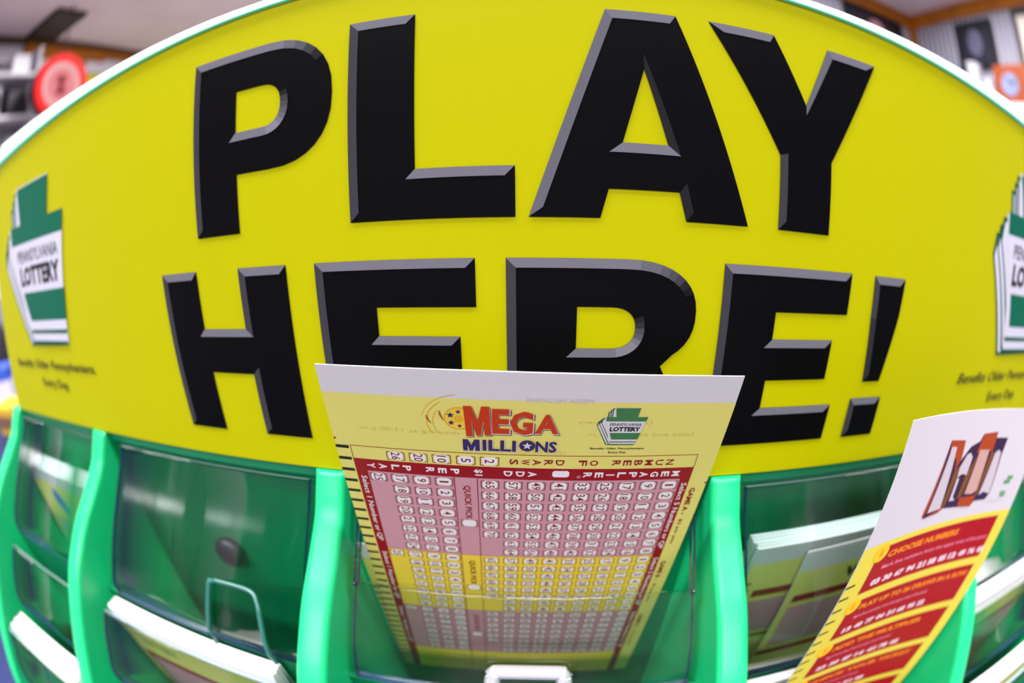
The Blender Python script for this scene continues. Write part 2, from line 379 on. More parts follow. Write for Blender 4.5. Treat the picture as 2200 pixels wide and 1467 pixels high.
# edge trim along the arch: a rounded lip that stands proud of the board
bm = bmesh.new(); rows = []
for i in range(81):
    u = -2.27 + 4.52 * i / 80; vi, vo = vtop(u), vout(u)
    tw = vo - vi; pr = [(vi, -1.001), (vi + .001, -.993), (vi + .28 * tw, -.991), (vi + .40 * tw, -.996), (vi + .6 * tw, -1.006), (vo * 1.02, -1.022), (vo * 1.05, -1.05), (vo * 1.05, -1.075), (vi + .004, -1.075)]
    rows.append([bm.verts.new(D(u, a_, b_)) for a_, b_ in pr])
for r0, r1 in zip(rows, rows[1:]):
    for k in range(9):
        f = bm.faces.new((r0[k], r1[k], r1[(k + 1) % 9], r0[(k + 1) % 9])); f.smooth = k < 6; f.material_index = 1 if k < 2 else 0
bm.faces.new(rows[0]); bm.faces.new(rows[-1][::-1])
bmesh.ops.recalc_face_normals(bm, faces=bm.faces)
link('edge_trim', bm, [RIM, RIMG], sign, SO)

def sgn(u, v, lift=0): return D(u, v, -1.0 + .002 + lift)
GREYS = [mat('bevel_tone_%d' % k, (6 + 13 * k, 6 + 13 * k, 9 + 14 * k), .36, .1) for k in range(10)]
def area(lp): return .5 * sum(a[0] * b[1] - b[0] * a[1] for a, b in zip(lp, lp[1:] + lp[:1]))
def sign_letter(name, loops, label, wv=.021):
    "loops: outer first then holes, in sign units; black face with the printed bevel highlight"
    bm = bmesh.new(); fixed = []
    for i, lp in enumerate(loops):
        lp = list(lp)
        if (area(lp) > 0) != (i == 0): lp = lp[::-1]
        fixed.append(lp)
    v, f = fill2d(fixed); vs = [bm.verts.new(sgn(a, b)) for a, b in v]
    for t in f: bm.faces.new([vs[k] for k in t])
    for lp in fixed:
        n = len(lp); ins = []
        for i in range(n):
            a, b, c = Vector(lp[i - 1]), Vector(lp[i]), Vector(lp[(i + 1) % n])
            d1, d2 = (b - a).normalized(), (c - b).normalized()
            n1, n2 = Vector((-d1.y, d1.x)), Vector((-d2.y, d2.x)); m = n1 + n2
            m = m / max(m.length_squared, 1e-6) * 2 if m.length > .3 else n1
            ins.append(b + m * wv * (.5 if m.length > 2.2 else 1))
        for i in range(n):
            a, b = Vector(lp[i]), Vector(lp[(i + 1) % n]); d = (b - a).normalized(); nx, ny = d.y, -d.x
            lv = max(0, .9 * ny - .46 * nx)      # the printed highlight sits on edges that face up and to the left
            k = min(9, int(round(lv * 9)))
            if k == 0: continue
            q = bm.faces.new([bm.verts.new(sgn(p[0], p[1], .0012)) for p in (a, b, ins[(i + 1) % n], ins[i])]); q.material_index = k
    o = link(name, bm, [INK] + GREYS[1:], sign, SO); o['label'] = label
    return o
def arc(cx, cy, rx, ry, a0, a1, n=14):
    return [(cx + rx * math.cos(math.radians(a0 + (a1 - a0) * i / n)), cy + ry * math.sin(math.radians(a0 + (a1 - a0) * i / n))) for i in range(n + 1)]
def supell(cx, cy, rx, ry, a0, a1, n=16, p=.86):
    out = []
    for i in range(n + 1):
        t = math.radians(a0 + (a1 - a0) * i / n); c, s = math.cos(t), math.sin(t)
        out.append((cx + rx * math.copysign(abs(c) ** p, c), cy + ry * math.copysign(abs(s) ** p, s)))
    return out
T, B = .394, -.071
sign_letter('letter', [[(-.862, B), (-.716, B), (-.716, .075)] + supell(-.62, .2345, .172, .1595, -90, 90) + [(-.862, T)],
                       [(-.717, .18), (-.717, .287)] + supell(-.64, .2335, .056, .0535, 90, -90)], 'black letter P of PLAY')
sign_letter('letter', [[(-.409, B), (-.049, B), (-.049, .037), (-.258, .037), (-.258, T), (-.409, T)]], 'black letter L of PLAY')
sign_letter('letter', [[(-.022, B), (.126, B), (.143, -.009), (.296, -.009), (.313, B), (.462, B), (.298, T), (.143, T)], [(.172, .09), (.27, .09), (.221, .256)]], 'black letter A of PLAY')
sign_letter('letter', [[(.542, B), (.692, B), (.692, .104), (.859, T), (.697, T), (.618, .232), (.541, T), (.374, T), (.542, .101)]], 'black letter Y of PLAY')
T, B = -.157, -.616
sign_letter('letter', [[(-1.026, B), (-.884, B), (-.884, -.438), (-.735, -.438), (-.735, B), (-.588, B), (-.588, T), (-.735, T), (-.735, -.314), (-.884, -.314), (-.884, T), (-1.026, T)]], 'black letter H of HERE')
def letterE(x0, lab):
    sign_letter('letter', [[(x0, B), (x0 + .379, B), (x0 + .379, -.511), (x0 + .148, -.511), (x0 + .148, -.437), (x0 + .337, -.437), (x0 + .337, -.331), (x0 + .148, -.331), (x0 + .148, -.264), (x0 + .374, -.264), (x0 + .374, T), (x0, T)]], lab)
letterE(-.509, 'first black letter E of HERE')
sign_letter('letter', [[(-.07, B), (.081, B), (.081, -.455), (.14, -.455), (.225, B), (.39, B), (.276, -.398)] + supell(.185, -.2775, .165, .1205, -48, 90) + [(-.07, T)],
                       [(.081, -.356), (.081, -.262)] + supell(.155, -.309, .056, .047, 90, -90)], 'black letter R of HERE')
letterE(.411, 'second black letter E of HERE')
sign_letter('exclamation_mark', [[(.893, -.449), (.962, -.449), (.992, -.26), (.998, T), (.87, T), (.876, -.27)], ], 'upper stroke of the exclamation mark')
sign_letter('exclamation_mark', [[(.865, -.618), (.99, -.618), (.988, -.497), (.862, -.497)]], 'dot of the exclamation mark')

# keystone emblem, drawn from pixel-free slip units (x .567-.667, s .0775-.176)
def kx(px, py): return (.567 + (px - 730) * .00022 + (py - 620) * .0000577, .0786 + (py - 495) * .000293)
def emblem(sh, tx, green, dark, white, lift, k=1.0):
    P = lambda pts: [tx(*kx(a, b)) for a, b in pts]
    def tp(m, l, pts): sh.poly([P(pts)], m, lift + l * k)
    for i, (dx, dy) in enumerate(((-62, 46), (-40, 30), (-20, 15))):      # stacked copies behind, peeking out at the left
        body = [(890 + dx, 492 + dy), (1000, 492 + dy), (1000, 828 + (2 - i) * 0 + 2), (808 + dx + 26, 830 - i * 12), (760 + dx + 8, 612 + dy), (790 + dx, 578 + dy), (868 + dx, 575 + dy)]
        tp(white, .1 + i * .6, body)
        ins = [(a - 9, b - 7) for a, b in body[:1]] + [(1000, 485 + dy), (1000, 834), (800 + dx + 26, 836 - i * 12), (752 + dx + 8, 608 + dy), (782 + dx, 570 + dy), (860 + dx, 568 + dy)]
        tp(dark, i * .6, ins)
    tp(white, 2.0, [(882, 492), (1120, 492), (1085, 575), (1185, 575), (1048, 828), (800, 828), (776, 612), (785, 575), (870, 575)])
    tp(green, 2.3, [(890, 494), (1122, 494), (1087, 572), (1188, 572), (1164, 612), (786, 612), (796, 572), (884, 572)])
    tp(green, 2.3, [(812, 718), (1112, 718), (1076, 780), (822, 780)])
    tp(dark, 2.3, [(800, 800), (1062, 800), (1056, 808), (802, 808)]); tp(dark, 2.3, [(790, 824), (1046, 824), (1038, 832), (786, 832)])
    for s, cx, cy, wd, ht, bd in (('PENNSYLVANIA', 972, 640, 300, 26, .01), ('LOTTERY', 962, 683, 292, 42, .05)):
        v, f, _ = text2d(s, bd); pts = [tx(*kx(cx + a * wd + b * ht * .3, cy - b * ht)) for a, b in v]; sh.tris(pts, f, mat('emblem_black', (18, 16, 22)), lift + 2.6 * k)
EMG = mat('emblem_green', (4, 98, 74), .45, .12); EMD = mat('emblem_dark_green', (4, 80, 58), .45, .12); EMW = mat('emblem_white', (204, 204, 220), .45, .15)
for off, lab in ((-2.177, 'green and white keystone emblem at the left end'), (1.505, 'green and white keystone emblem at the right end')):
    sh = Sheet(lambda u, s, l: sgn(u, -s, l))
    tx = lambda x, s, off=off: (off + (x - .567) * 6.17, -(.275 - (s - .0775) * 6.45))
    emblem(sh, tx, EMG, EMD, EMW, .0, .001)
    for f in sh.bm.faces: pass
    o = link('emblem', sh.bm, sh.mats, sign, SO); o['label'] = lab
    sh = Sheet(lambda u, s, l: sgn(u, -s, l)); CAPM = mat('caption_ink', (48, 44, 10))
    sh.text('Benefits Older Pennsylvanians.', off + .275, .462, .78, .05, CAPM, .001, .012, skew=.02)
    sh.text('Every Day.', off + .275, .542, .26, .05, CAPM, .001, .012)
    o = link('caption', sh.bm, sh.mats, sign, SO); o['label'] = 'two small black caption lines under the emblem'

# ================================================================== PLAY SLIPS
RED = mat('print_dark_red', (150, 8, 26), .5, .3); RTX = mat('print_red_text', (138, 22, 28), .5, .3)
SY = mat('print_pale_yellow', (226, 216, 116), .55, .25); SYB = mat('print_golden_yellow', (238, 212, 70), .55, .25)
SPK = mat('print_pink', (204, 150, 160), .55, .25); SW = mat('print_cell_white', (236, 232, 232), .55, .25)
SBK = mat('print_black', (24, 20, 18), .5, .3); SHOW = mat('print_show_through', (212, 196, 104), .55, .2); SHOWR = mat('print_show_through_grey', (206, 196, 200), .55, .2)
MORG = mat('logo_orange_red', (192, 56, 14), .45, .3); MNAV = mat('logo_navy', (58, 38, 92), .45, .3); GLD = mat('logo_gold', (226, 176, 40), .45, .3); GLD2 = mat('logo_gold_dark', (168, 92, 24), .45, .3)
SGR = mat('logo_green', (66, 120, 70), .5, .3); SGD = mat('logo_green_dark', (44, 84, 52), .5, .3); BRW = mat('bracket_red', (120, 18, 24), .5, .3)

def cyl_surf(q, W, bend):
    "surface of a sheet: pose q[0:3], rotation q[3:6]; bend 'v' = along its length, 'h' = across"
    R = rot_ypr(q[3], q[4], q[5]); O_ = Vector(q[:3])
    def f(x, s, l):
        l = l * .0006
        if bend == 'v':
            k, k2 = q[6], q[7]; n = 12; dy = dz = 0
            for i in range(n):
                t = s * (i + .5) / n; a = k * t + k2 * t * t; dy -= math.cos(a) / n; dz -= math.sin(a) / n
            a = k * s + k2 * s * s; P = Vector((x, dy * s, dz * s)); N = Vector((0, -math.sin(a), math.cos(a)))
        else:
            k, kv = q[6], q[7]; xc = x - W / 2
            P = Vector((math.sin(k * xc) / k + W / 2, -math.sin(kv * s) / kv, -(1 - math.cos(k * xc)) / k - (1 - math.cos(kv * s)) / kv)); N = Vector((math.sin(k * xc), 0, math.cos(k * xc)))
        P = O_ + R @ (P + N * l); return D(*P)
    return f
def paper_body(sh, W, L, lift_back=-4, m=None):
    "a closed thin sheet: front at lift 0, back behind it"
    nx, ns = 20, 34; bm = sh.bm; k = sh.mi(m or PAPER); g = {}
    for side, l in ((0, 0), (1, lift_back)):
        for j in range(ns + 1):
            for i in range(nx + 1): g[side, i, j] = bm.verts.new(sh.surf(W * i / nx, L * j / ns, l))
    for j in range(ns):
        for i in range(nx):
            for side in (0, 1):
                q = [g[side, i, j], g[side, i, j + 1], g[side, i + 1, j + 1], g[side, i + 1, j]]
                f = bm.faces.new(q if side == 0 else q[::-1]); f.material_index = k
    for i in range(nx):
        for j in (0, ns): f = bm.faces.new((g[0, i, j], g[0, i + 1, j], g[1, i + 1, j], g[1, i, j])); f.material_index = k
    for j in range(ns):
        for i in (0, nx): f = bm.faces.new((g[0, i, j], g[0, i, j + 1], g[1, i, j + 1], g[1, i, j])); f.material_index = k

def cell(sh, num, cx, cs, wht, dk, l=3, w_=.0395, h_=.024):
    sh.rect(cx - w_ * .36, cs - h_ * .5, cx + w_ * .36, cs + h_ * .5, wht, l, 1, 1)
    sh.rect(cx - w_ * .42, cs - h_ * .3, cx + w_ * .42, cs + h_ * .3, wht, l, 1, 1)
    for sg in (-1, 1):
        xo = cx + sg * w_ * .5
        sh.rect(xo - .0008, cs - h_ * .5, xo + .0008, cs + h_ * .5, dk, l + 1, 1, 1)
        for ss in (-1, 1): sh.rect(xo, cs + ss * h_ * .5 - .0008, xo - sg * .008, cs + ss * h_ * .5 + .0008, dk, l + 1, 1, 1)
    if num is not None:
        s = str(num); sh.text(s, cx, cs, .0115 * len(s) - (.006 if s == '1' else .002 * (s[0] == '1' or s[-1] == '1')), .0205, dk, l + 1, .006, rot=90)
def playslip_art(sh, W, L):
    sh.rect(0, .0671, W, L, SY, 1)
    # show-through of the reverse side, mirrored
    sh.text('MEGA MILLIONS', .483, .064, .13, .012, SHOWR, 2, mirror=True)
    sh.text('Drawings: Every', .60, .119, .155, .013, SHOW, 2, mirror=True)
    sh.text('Sales end at 10:59 p.m.', .66, .152, .24, .013, SHOW, 2, mirror=True)
    sh.text('drawing at 11:00 p.m.', .175, .158, .222, .014, SHOW, 2, mirror=True)
    sh.text('HOW TO PLAY', .45, .204, .11, .011, SHOW, 2, mirror=True)
    # game logo: ball of stars with swooshes, then the two words
    for i, (dx, r, m) in enumerate(((.0, .030, GLD), (0, .0265, mat('logo_ball_yellow', (238, 204, 70))), (0, .010, GLD))):
        sh.poly([arc(.285 + dx, .1175, r, r, 0, 350, 24)], m, 2 + i * .5)
    for a, sr in ((90, .0062), (150, .0085), (215, .0075), (275, .0055), (330, .005), (30, .006)):
        cx, cy = .285 + .0185 * math.cos(math.radians(a)), .1175 - .0185 * math.sin(math.radians(a))
        sh.poly([[(cx + (sr if k % 2 == 0 else sr * .42) * math.sin(PI * k / 5), cy - (sr if k % 2 == 0 else sr * .42) * math.cos(PI * k / 5)) for k in range(10)]], MNAV, 4)
    for rr, a0, a1, wd in ((.075, 150, 235, .0022), (.062, 140, 215, .0016), (.085, 190, 262, .0012)):
        o1 = arc(.293, .128, rr, rr * .85, -a0, -a1, 20); o1 = [(a, .128 + (b - .128)) for a, b in o1]
        i1 = arc(.293, .128, rr - wd, rr * .85 - wd, -a1, -a0, 20)
        flip = lambda pts: [(a, .256 - b) for a, b in pts]
        sh.poly([flip(o1) + flip(i1)], GLD, 2)
    for cx, cy, h in ((.222, .123, .012), (.249, .112, .014)):
        sh.poly([[(cx - .003, cy - h), (cx - .0005, cy - h * .9), (cx + .002, cy), (cx + .008, cy + h), (cx + .001, cy + h * .4), (cx - .003, cy - h * .2)]], GLD2, 3)
    xs = [(.2985, .3480, 'M', .078, .1585), (.3520, .3870, 'E', .087, .152), (.3880, .4340, 'G', .092, .153), (.4380, .4860, 'A', .098, .149)]
    for ox, oy, m_, l_ in ((.002, .003, SBK, 5), (.0008, .0015, PAPER, 5.5), (0, 0, MORG, 6)):
        sh.poly([[(.2975 + ox + u * (.349 - .2975) + .004 * (v - .5), .082 + oy + v * (.1625 - .082 - .006 * u)) for u, v in MG]], m_, l_)
    for ox, oy, m_, l_ in ((.002, .002, PAPER, 5), (0, 0, MNAV, 6)):
        sh.poly([[(.291 + ox + u * .035, .1705 + oy + v * .032) for u, v in MG]], m_, l_)
    for a, b, c, y0, y1 in xs[1:]:
        bd = .02 if c == 'M' else .04
        sh.text(c, (a + b) / 2 + .002, (y0 + y1) / 2 + .003, b - a + .004, y1 - y0 + .002, SBK, 5, bd)
        sh.text(c, (a + b) / 2 + .0008, (y0 + y1) / 2 + .0015, b - a + .003, y1 - y0 + .002, PAPER, 5.5, bd)
        sh.text(c, (a + b) / 2, (y0 + y1) / 2, b - a, y1 - y0, MORG, 6, bd)
    for c_, x_, w_ in (('ILLI', .3665, .069), ('NS', .4635, .044)):
        sh.text(c_, x_ + .002, .1875, w_, .031, PAPER, 5, .03); sh.text(c_, x_, .1855, w_, .031, MNAV, 6, .03)
    sh.poly([arc(.424, .183, .0165, .0155, 0, 350, 24)], MNAV, 6.2)
    sh.poly([[(.424 + (.011 if k % 2 == 0 else .0045) * math.sin(PI * k / 5), .183 - (.011 if k % 2 == 0 else .0045) * math.cos(PI * k / 5)) for k in range(10)]], PAPER, 7)
    emblem(sh, lambda x, s: (x, s), SGR, SGD, PAPER, 3, 1)
    sh.text('Benefits Older Pennsylvanians.', .615, .190, .119, .0072, SBK, 3, .01, skew=.01); sh.text('Every Day.', .616, .2013, .040, .0078, SBK, 3, .01)
    # frame and number-of-draws row
    x0, x1 = .0357, .8066
    for a, b, c, d in ((x0, .2118, x1, .2136), (x0, .2118, x0 + .0016, .2525), (x1 - .0016, .2118, x1, .2525)): sh.rect(a, b, c, d, RTX, 2)
    for c, x in ((26, .1393), (20, .1905), (10, .2418), (5, .2945), (2, .3456)): cell(sh, c, x, .2345, SW, BRW, 2)
    for i, c in enumerate('NUMBER OF DRAWS'):
        if c != ' ': sh.text(c, .7426 - i * .02466, .2338, .0165, .0185, RTX, 2, .02, rot=90)
    sh.rect(x0, .2519, x1, .2893, RED, 2)
    for i, c in enumerate('MEGAPLIER'): sh.text(c, .7655 - i * .0257, .2705, .0038 if c == 'I' else .0165, .019, SW, 3, .03, rot=90)
    sh.text('\u00ae', .541, .277, .009, .009, SHOWR, 3)
    sh.rect(.485, .258, .516, .278, SW, 3, 1, 1); sh.rect(.482, .261, .519, .275, SW, 3, 1, 1)
    for c, x in zip('ADD', (.4385, .412, .3855)): sh.text(c, x, .2705, .0165, .019, SW, 3, .03, rot=90)
    sh.text('$1', .3203, .2706, .020, .019, SW, 3, .03, rot=90)
    for c, x in zip('PERPLAY', (.269, .241, .2136, .1606, .134, .105, .0759)): sh.text(c, x, .2705, .0165, .019, SW, 3, .03, rot=90)
    for g in range(4):
        a = .2893 + g * .3005; b = min(a + .3005, L)
        if a >= L: break
        bg = SPK if g % 2 == 0 else SYB
        sh.rect(.0643, a, .7816, b, bg, 1.5); sh.rect(x0, a, .0643, b, RED, 2); sh.rect(.7816, a, x1, b, RED, 2)
        for xx in (.2658, .3175): sh.rect(xx - .001, a, xx + .001, b, RTX, 2.5)
        sh.rect(.0643, b - .0012, .7816, b, RTX, 2.5)
        if b < L - .01:
            for i in range(70):
                cell(sh, i + 1, .7585 - (i // 8) * .0516, a + .019 + (i % 8) * .0372, SW, BRW, 3)
            for i in range(25): cell(sh, i + 1, .2420 - (i // 8) * .0514, a + .017 + (i % 8) * .0372, SW, BRW, 3)
            sh.text('QUICK PICK', .2925, a + .087, .122, .0185, RTX, 3, .02, rot=90); cell(sh, None, .2935, a + .163, SW, BRW, 3)
            sh.text('Select 5 Numbers or QP', .7945, a + .143, .258, .0165, SW, 3, .01, rot=90)
            sh.text('Select 1 Number or QP', .0505, a + .143, .25, .0165, SW, 3, .01, rot=90)
            sh.text('GAME %s -' % 'ABCD'[g], .8235, a + .082, .098, .0145, RTX, 3, .03, rot=90); sh.text('$2 per play', .8225, a + .202, .105, .0115, RTX, 3, .01, rot=90)
    s = .2186
    while s < L - .01:
        sh.rect(.0, s - .0046, .032, s + .0046, SBK, 2, 1, 1); s += .0363
    sh.poly([arc(.003, .1948, .003, .003, 0, 340, 12)], RED, 2); sh.poly([arc(W - .003, .3067, .003, .003, 0, 340, 12)], RED, 2)
def flat_surf(x0, y0, z0, tilt=0.0, dx=0.0, rz=0.0):
    "upright sheet whose top left corner is (x0, y0, z0), leaning back by tilt, turned by rz"
    R = Matrix.Rotation(rz, 3, 'Z')
    def f(x, s, l):
        p = R @ Vector((x, -s, 0)); return D(x0 + p.x, y0 + p.y * math.cos(tilt), z0 + l * .0006 + p.y * math.sin(tilt))
    return f
Q1 = [-0.438, -0.3266, -0.8072, 0.2342, 0.0225, -0.0336, -0.1513, 0.0329]
sh = Sheet(cyl_surf(Q1, .855, 'v'), .06); paper_body(sh, .855, 1.36); playslip_art(sh, .855, 1.36)
o = link('play_slip', sh.bm, sh.mats, None, D(*Q1[:3]))
tag(o, 'yellow and pink MEGA MILLIONS play slip standing tall in the centre pocket', 'play slip')

# the white and red instruction slip leaning on the right
Q2 = [0.8985, -0.4492, -0.7985, -0.0724, -0.0243, -0.0373, -0.4918, 0.0155]
K = .83
base = cyl_surf(Q2, .855, 'h')
def surf2(x, s, l):
    p = base(x, s, l); c = Vector((0, 0, CAM_H)); return c + (p - c) * K
IY = mat('info_yellow', (216, 200, 70), .5, .3); IR = mat('info_red', (158, 3, 18), .5, .3); IO = mat('info_orange', (226, 128, 24), .5, .3); IW = mat('info_white', (226, 200, 210), .5, .3)
IPK = mat('info_pink', (226, 140, 165), .5, .3); AB1 = mat('art_rust', (160, 62, 22), .5, .3); AB2 = mat('art_plum', (52, 30, 62), .5, .3); AW = mat('art_silver', (190, 180, 188), .5, .3); AT = mat('art_tan', (190, 150, 142), .5, .3); AG = mat('art_green', (60, 140, 70), .5, .3); ABR = mat('art_brown', (120, 72, 24), .5, .3)
sh = Sheet(surf2, .04); paper_body(sh, .855, 1.55, m=mat('info_paper_shaded', (198, 193, 200), .6, .2))  # paper greyed in its base colour, for the shading of the turned slip
sh.rect(0, .38, .855, 1.55, IY, 1)
sh.poly([[(.261, .083), (.351, .091), (.359, .16), (.40, .115), (.448, .102), (.461, .078), (.554, .075), (.552, .095), (.637, .098), (.631, .157), (.65, .30), (.632, .323), (.559, .321), (.545, .34), (.456, .33), (.365, .321), (.264, .34), (.255, .33)]], AB2, 1)
for pts, m in (([(.261, .083), (.351, .091), (.362, .15), (.345, .19), (.33, .15), (.272, .12)], AB1), ([(.461, .078), (.554, .075), (.556, .14), (.45, .14)], AB1), ([(.264, .34), (.30, .33), (.36, .31), (.365, .321), (.34, .333)], AB1),
               ([(.456, .33), (.545, .34), (.555, .30), (.45, .295)], AB1), ([(.262, .10), (.27, .30), (.262, .335), (.252, .33)], AB1), ([(.345, .19), (.375, .17), (.37, .31), (.352, .32)], ABR), ([(.43, .22), (.465, .14), (.455, .29), (.43, .30)], ABR), ([(.55, .14), (.575, .15), (.56, .30), (.545, .30)], ABR)):
    sh.poly([pts], m, 2)
for pts, m in (([(.275, .104), (.306, .107), (.322, .18), (.347, .318), (.276, .322)], AW), ([(.39, .14), (.41, .135), (.432, .151), (.434, .213), (.404, .205), (.378, .215), (.371, .18)], AW), ([(.378, .215), (.395, .22), (.40, .285), (.42, .30), (.385, .298)], AW),
               ([(.467, .13), (.531, .134), (.545, .28), (.52, .29), (.47, .284)], AT), ([(.579, .147), (.60, .138), (.62, .15), (.645, .301), (.60, .29), (.572, .30)], AW)):
    sh.poly([pts], m, 3)
for a, b, c, d in ((.735, .241, .775, .253), (.72, .257, .765, .269), (.722, .30, .762, .308), (.728, .312, .766, .32)): sh.rect(a, b, c, d, AG, 2, 1, 1)
sh.text('Play Now', .70, .335, .10, .012, mat('art_grey', (190, 188, 198)), 2)
ROWS = [('CHOOSE NUMBERS', .10, .40), ('PLAY UP TO 26 DRAWS IN A ROW', .12, .62), ('ADD THE MULTIPLIER', .12, .49), ('CHECK YOUR TICKET', .12, .58), ('WIN', .1, .2), ('PAY', .1, .2)]
for i in range(6):
    s0 = .4051 + .2162 * i; s1 = min(s0 + .1756, 1.548)
    if s0 > 1.5: break
    sh.rect(.0946, s0, .7877, s1, IR, 2)
    for a, b, c, d in ((.0946 - .004, s0 - .004, .7877 + .004, s0), (.0946 - .004, s0, .0946, s1)): sh.rect(a, b, c, d, mat('info_dark_red', (150, 20, 20)), 2)
    sh.poly([arc(.105, s0 + .016, .034, .034, 0, 350, 20)], mat('info_gold', (238, 190, 20)), 3)
    sh.text('$', .105, s0 + .016, .016, .032, IO, 3.5, .03)
    L_ = ROWS[i][2]
    sh.text(ROWS[i][0], .15 + L_ / 2, s0 + .034, L_, .026, IO, 3, .05)
    wl = (.62, .40, .34, .30, .3, .3)[i]
    sh.text('Mark five numbers from the upper area of the panel', .15 + wl / 2, s0 + .085, wl, .020, IPK, 3, .01)
    n = (11, 8, 7, 6, 5, 5)[i]; wn = (.68, .46, .46, .40, .3, .3)[i]
    for k in range(n):
        cx = .125 + wn * (k + .5) / n
        sh.text('0123456789'[(k * 3 + i) % 10] + str((k * 7 + 3) % 10), cx, s0 + .142, wn / n * .74, .027, IW, 3, .06)
s = .522
while s < 1.5:
    sh.rect(0, s - .004, .044, s + .004, SBK, 2, 1, 1); s += .0505
o = link('instruction_slip', sh.bm, sh.mats, None, surf2(0, 0, 0))
tag(o, 'curled white slip with red panels standing out of the pocket on the right', 'play slip')

# stacks of slips in the pockets
def slip_stack(label, x0, x1, y, zf, zb, n=11, L=.9, tilt=0.06, art='A', skew=0.0, group='stacks of play slips in the rack pockets', jit=.006):
    bm = bmesh.new(); W = x1 - x0; th = (zf - zb) / n
    sh = Sheet(None); sh.bm = bm
    for i in range(n):
        z = zf - i * th; dx = random.uniform(-jit, jit); dy = random.uniform(-.4, .4) * jit
        surf = flat_surf(x0 + dx, y + dy, z, tilt); sh.surf = surf; k = sh.mi(PAPER)
        vs = [bm.verts.new(surf(a, s, l)) for l in (0, -th / .0006 * .93) for a, s in ((0, 0), (W, 0), (W, L), (0, L))]
        for f in ((3, 2, 1, 0), (4, 5, 6, 7), (0, 1, 5, 4), (1, 2, 6, 5), (2, 3, 7, 6), (3, 0, 4, 7)):
            q = bm.faces.new([vs[j] for j in f]); q.material_index = k
        if i == 0:
            top = .07
            sh.rect(.0, top, W, L, SY, 1, 1, 1)
            if art == 'A':
                sh.text('LOTTERY', W * .25, .15, .2, .05, mat('faint_green', (120, 150, 70)), 2, .03)
                sh.rect(.04, .24, W - .03, .28, RED, 2, 1, 1); sh.rect(.06, .28, W - .05, .58, SPK, 2, 1, 1); sh.rect(.06, .58, W - .05, .85, SYB, 2, 1, 1); sh.rect(.04, .28, .06, .85, RED, 2, 1, 1)
            elif art == 'B':
                sh.poly([[(W * .34 + .055 * math.cos(t) + .03 * math.sin(t), .17 + .075 * math.sin(t)) for t in [2 * PI * j / 20 for j in range(20)]]], mat('logo_blue', (70, 110, 220)), 2)
                sh.rect(.05, .3, W - .05, .6, mat('print_lilac', (190, 170, 180)), 2, 1, 1)
            elif art == 'C':
                sh.text('KENO', W * .45, .12, .28, .045, SBK, 2, .05)
                sh.rect(.05, .2, W - .03, .235, RED, 2, 1, 1); sh.rect(.05, .26, W - .03, .46, SPK, 2, 1, 1); sh.rect(.0, .48, W, .50, RED, 2, 1, 1)
            s = .16
            while s < L - .05: sh.rect(0, s - .004, .03, s + .004, SBK, 2, 1, 1); s += .0363
    o = link('slip_stack', bm, sh.mats, None, D((x0 + x1) / 2, y - L, (zf + zb) / 2))
    return tag(o, label, 'stack of slips', group)
slip_stack('white-edged slip stack with a blue oval logo, in the leftmost upper pocket', -2.40, -1.70, -.945, -.89, -.995, art='B', tilt=.04)
slip_stack('slip stack rising in the middle pocket left of the centre divider', -1.53, -.74, -1.235, -.575, -.64, art='A', tilt=.05)
slip_stack('thick blank-edged slip stack in the leftmost lower pocket, cut by the corner', -2.33, -1.70, -1.47, -.215, -.33, n=12, art='A', L=.8, tilt=.03)
slip_stack('slip stack behind the clear panel just right of the centre slip', .63, 1.40, -.915, -.90, -.97, art='C')
slip_stack('slip stack at the bottom edge beside the red instruction slip', .62, 1.40, -1.235, -.612, -.645, n=5, art='A', tilt=.03)
slip_stack('white slip stack right of the last divider, upper of the two', 1.60, 2.42, -1.195, -.575, -.645, art='A', tilt=.04)
slip_stack('white slip stack right of the last divider, in the bottom corner', 1.60, 2.42, -1.46, -.235, -.325, art='A', L=.8, tilt=.03)
# loose slips: one behind the centre slip, one offset in front of the stack on the right
sh = Sheet(flat_surf(-.503, -.935, -.953, .12)); paper_body(sh, .855, .74); sh.rect(0, .0671, .855, .74, SY, 1)
s = .2186
while s < .72: sh.rect(.0, s - .0046, .032, s + .0046, SBK, 2, 1, 1); s += .0363
sh.rect(.0357, .2519, .8066, .2893, RED, 2)
sh.rect(.0643, .2893, .7816, .74, SPK, 1.5)
tag(link('play_slip', sh.bm, sh.mats, None, D(-.503, -.935, -.953)), 'lower play slip showing its corner behind the centre slip', 'play slip')
sh = Sheet(flat_surf(.80, -.935, -.875, .02, rz=.02)); paper_body(sh, .655, .8); sh.rect(0, .09, .655, .8, SY, 1)
sh.text('WIN', .30, .145, .17, .05, SBK, 2, .05); sh.rect(.03, .21, .62, .245, RED, 2); sh.rect(.03, .27, .62, .5, SPK, 2); sh.rect(0, .53, .655, .56, RED, 2)
tag(link('play_slip', sh.bm, sh.mats, None, D(.80, -.935, -.875)), 'front slip set off to the right on the stack right of centre', 'play slip')

# ================================================================== COUNTER AND CLUTTER
NAVY = mat('navy_laminate', (26, 38, 84), .4, .4, noise=.06, scale=20)
CT = CAM_H + BASE_Y * U
t = thing('counter', 'navy topped shop counter carrying the green rack', 'counter', Vector((0, .3, 0)))
bm = bmesh.new(); box(bm, (-1.7, -.28, CT - .04), (1.9, .9, CT)); bevel_all(bm, .006); link('worktop', bm, NAVY, t, t.location.copy())
bm = bmesh.new(); box(bm, (-1.66, -.2, 0), (1.86, .86, CT - .04)); link('cabinet', bm, mat('counter_front', (150, 140, 128)), t, t.location.copy())

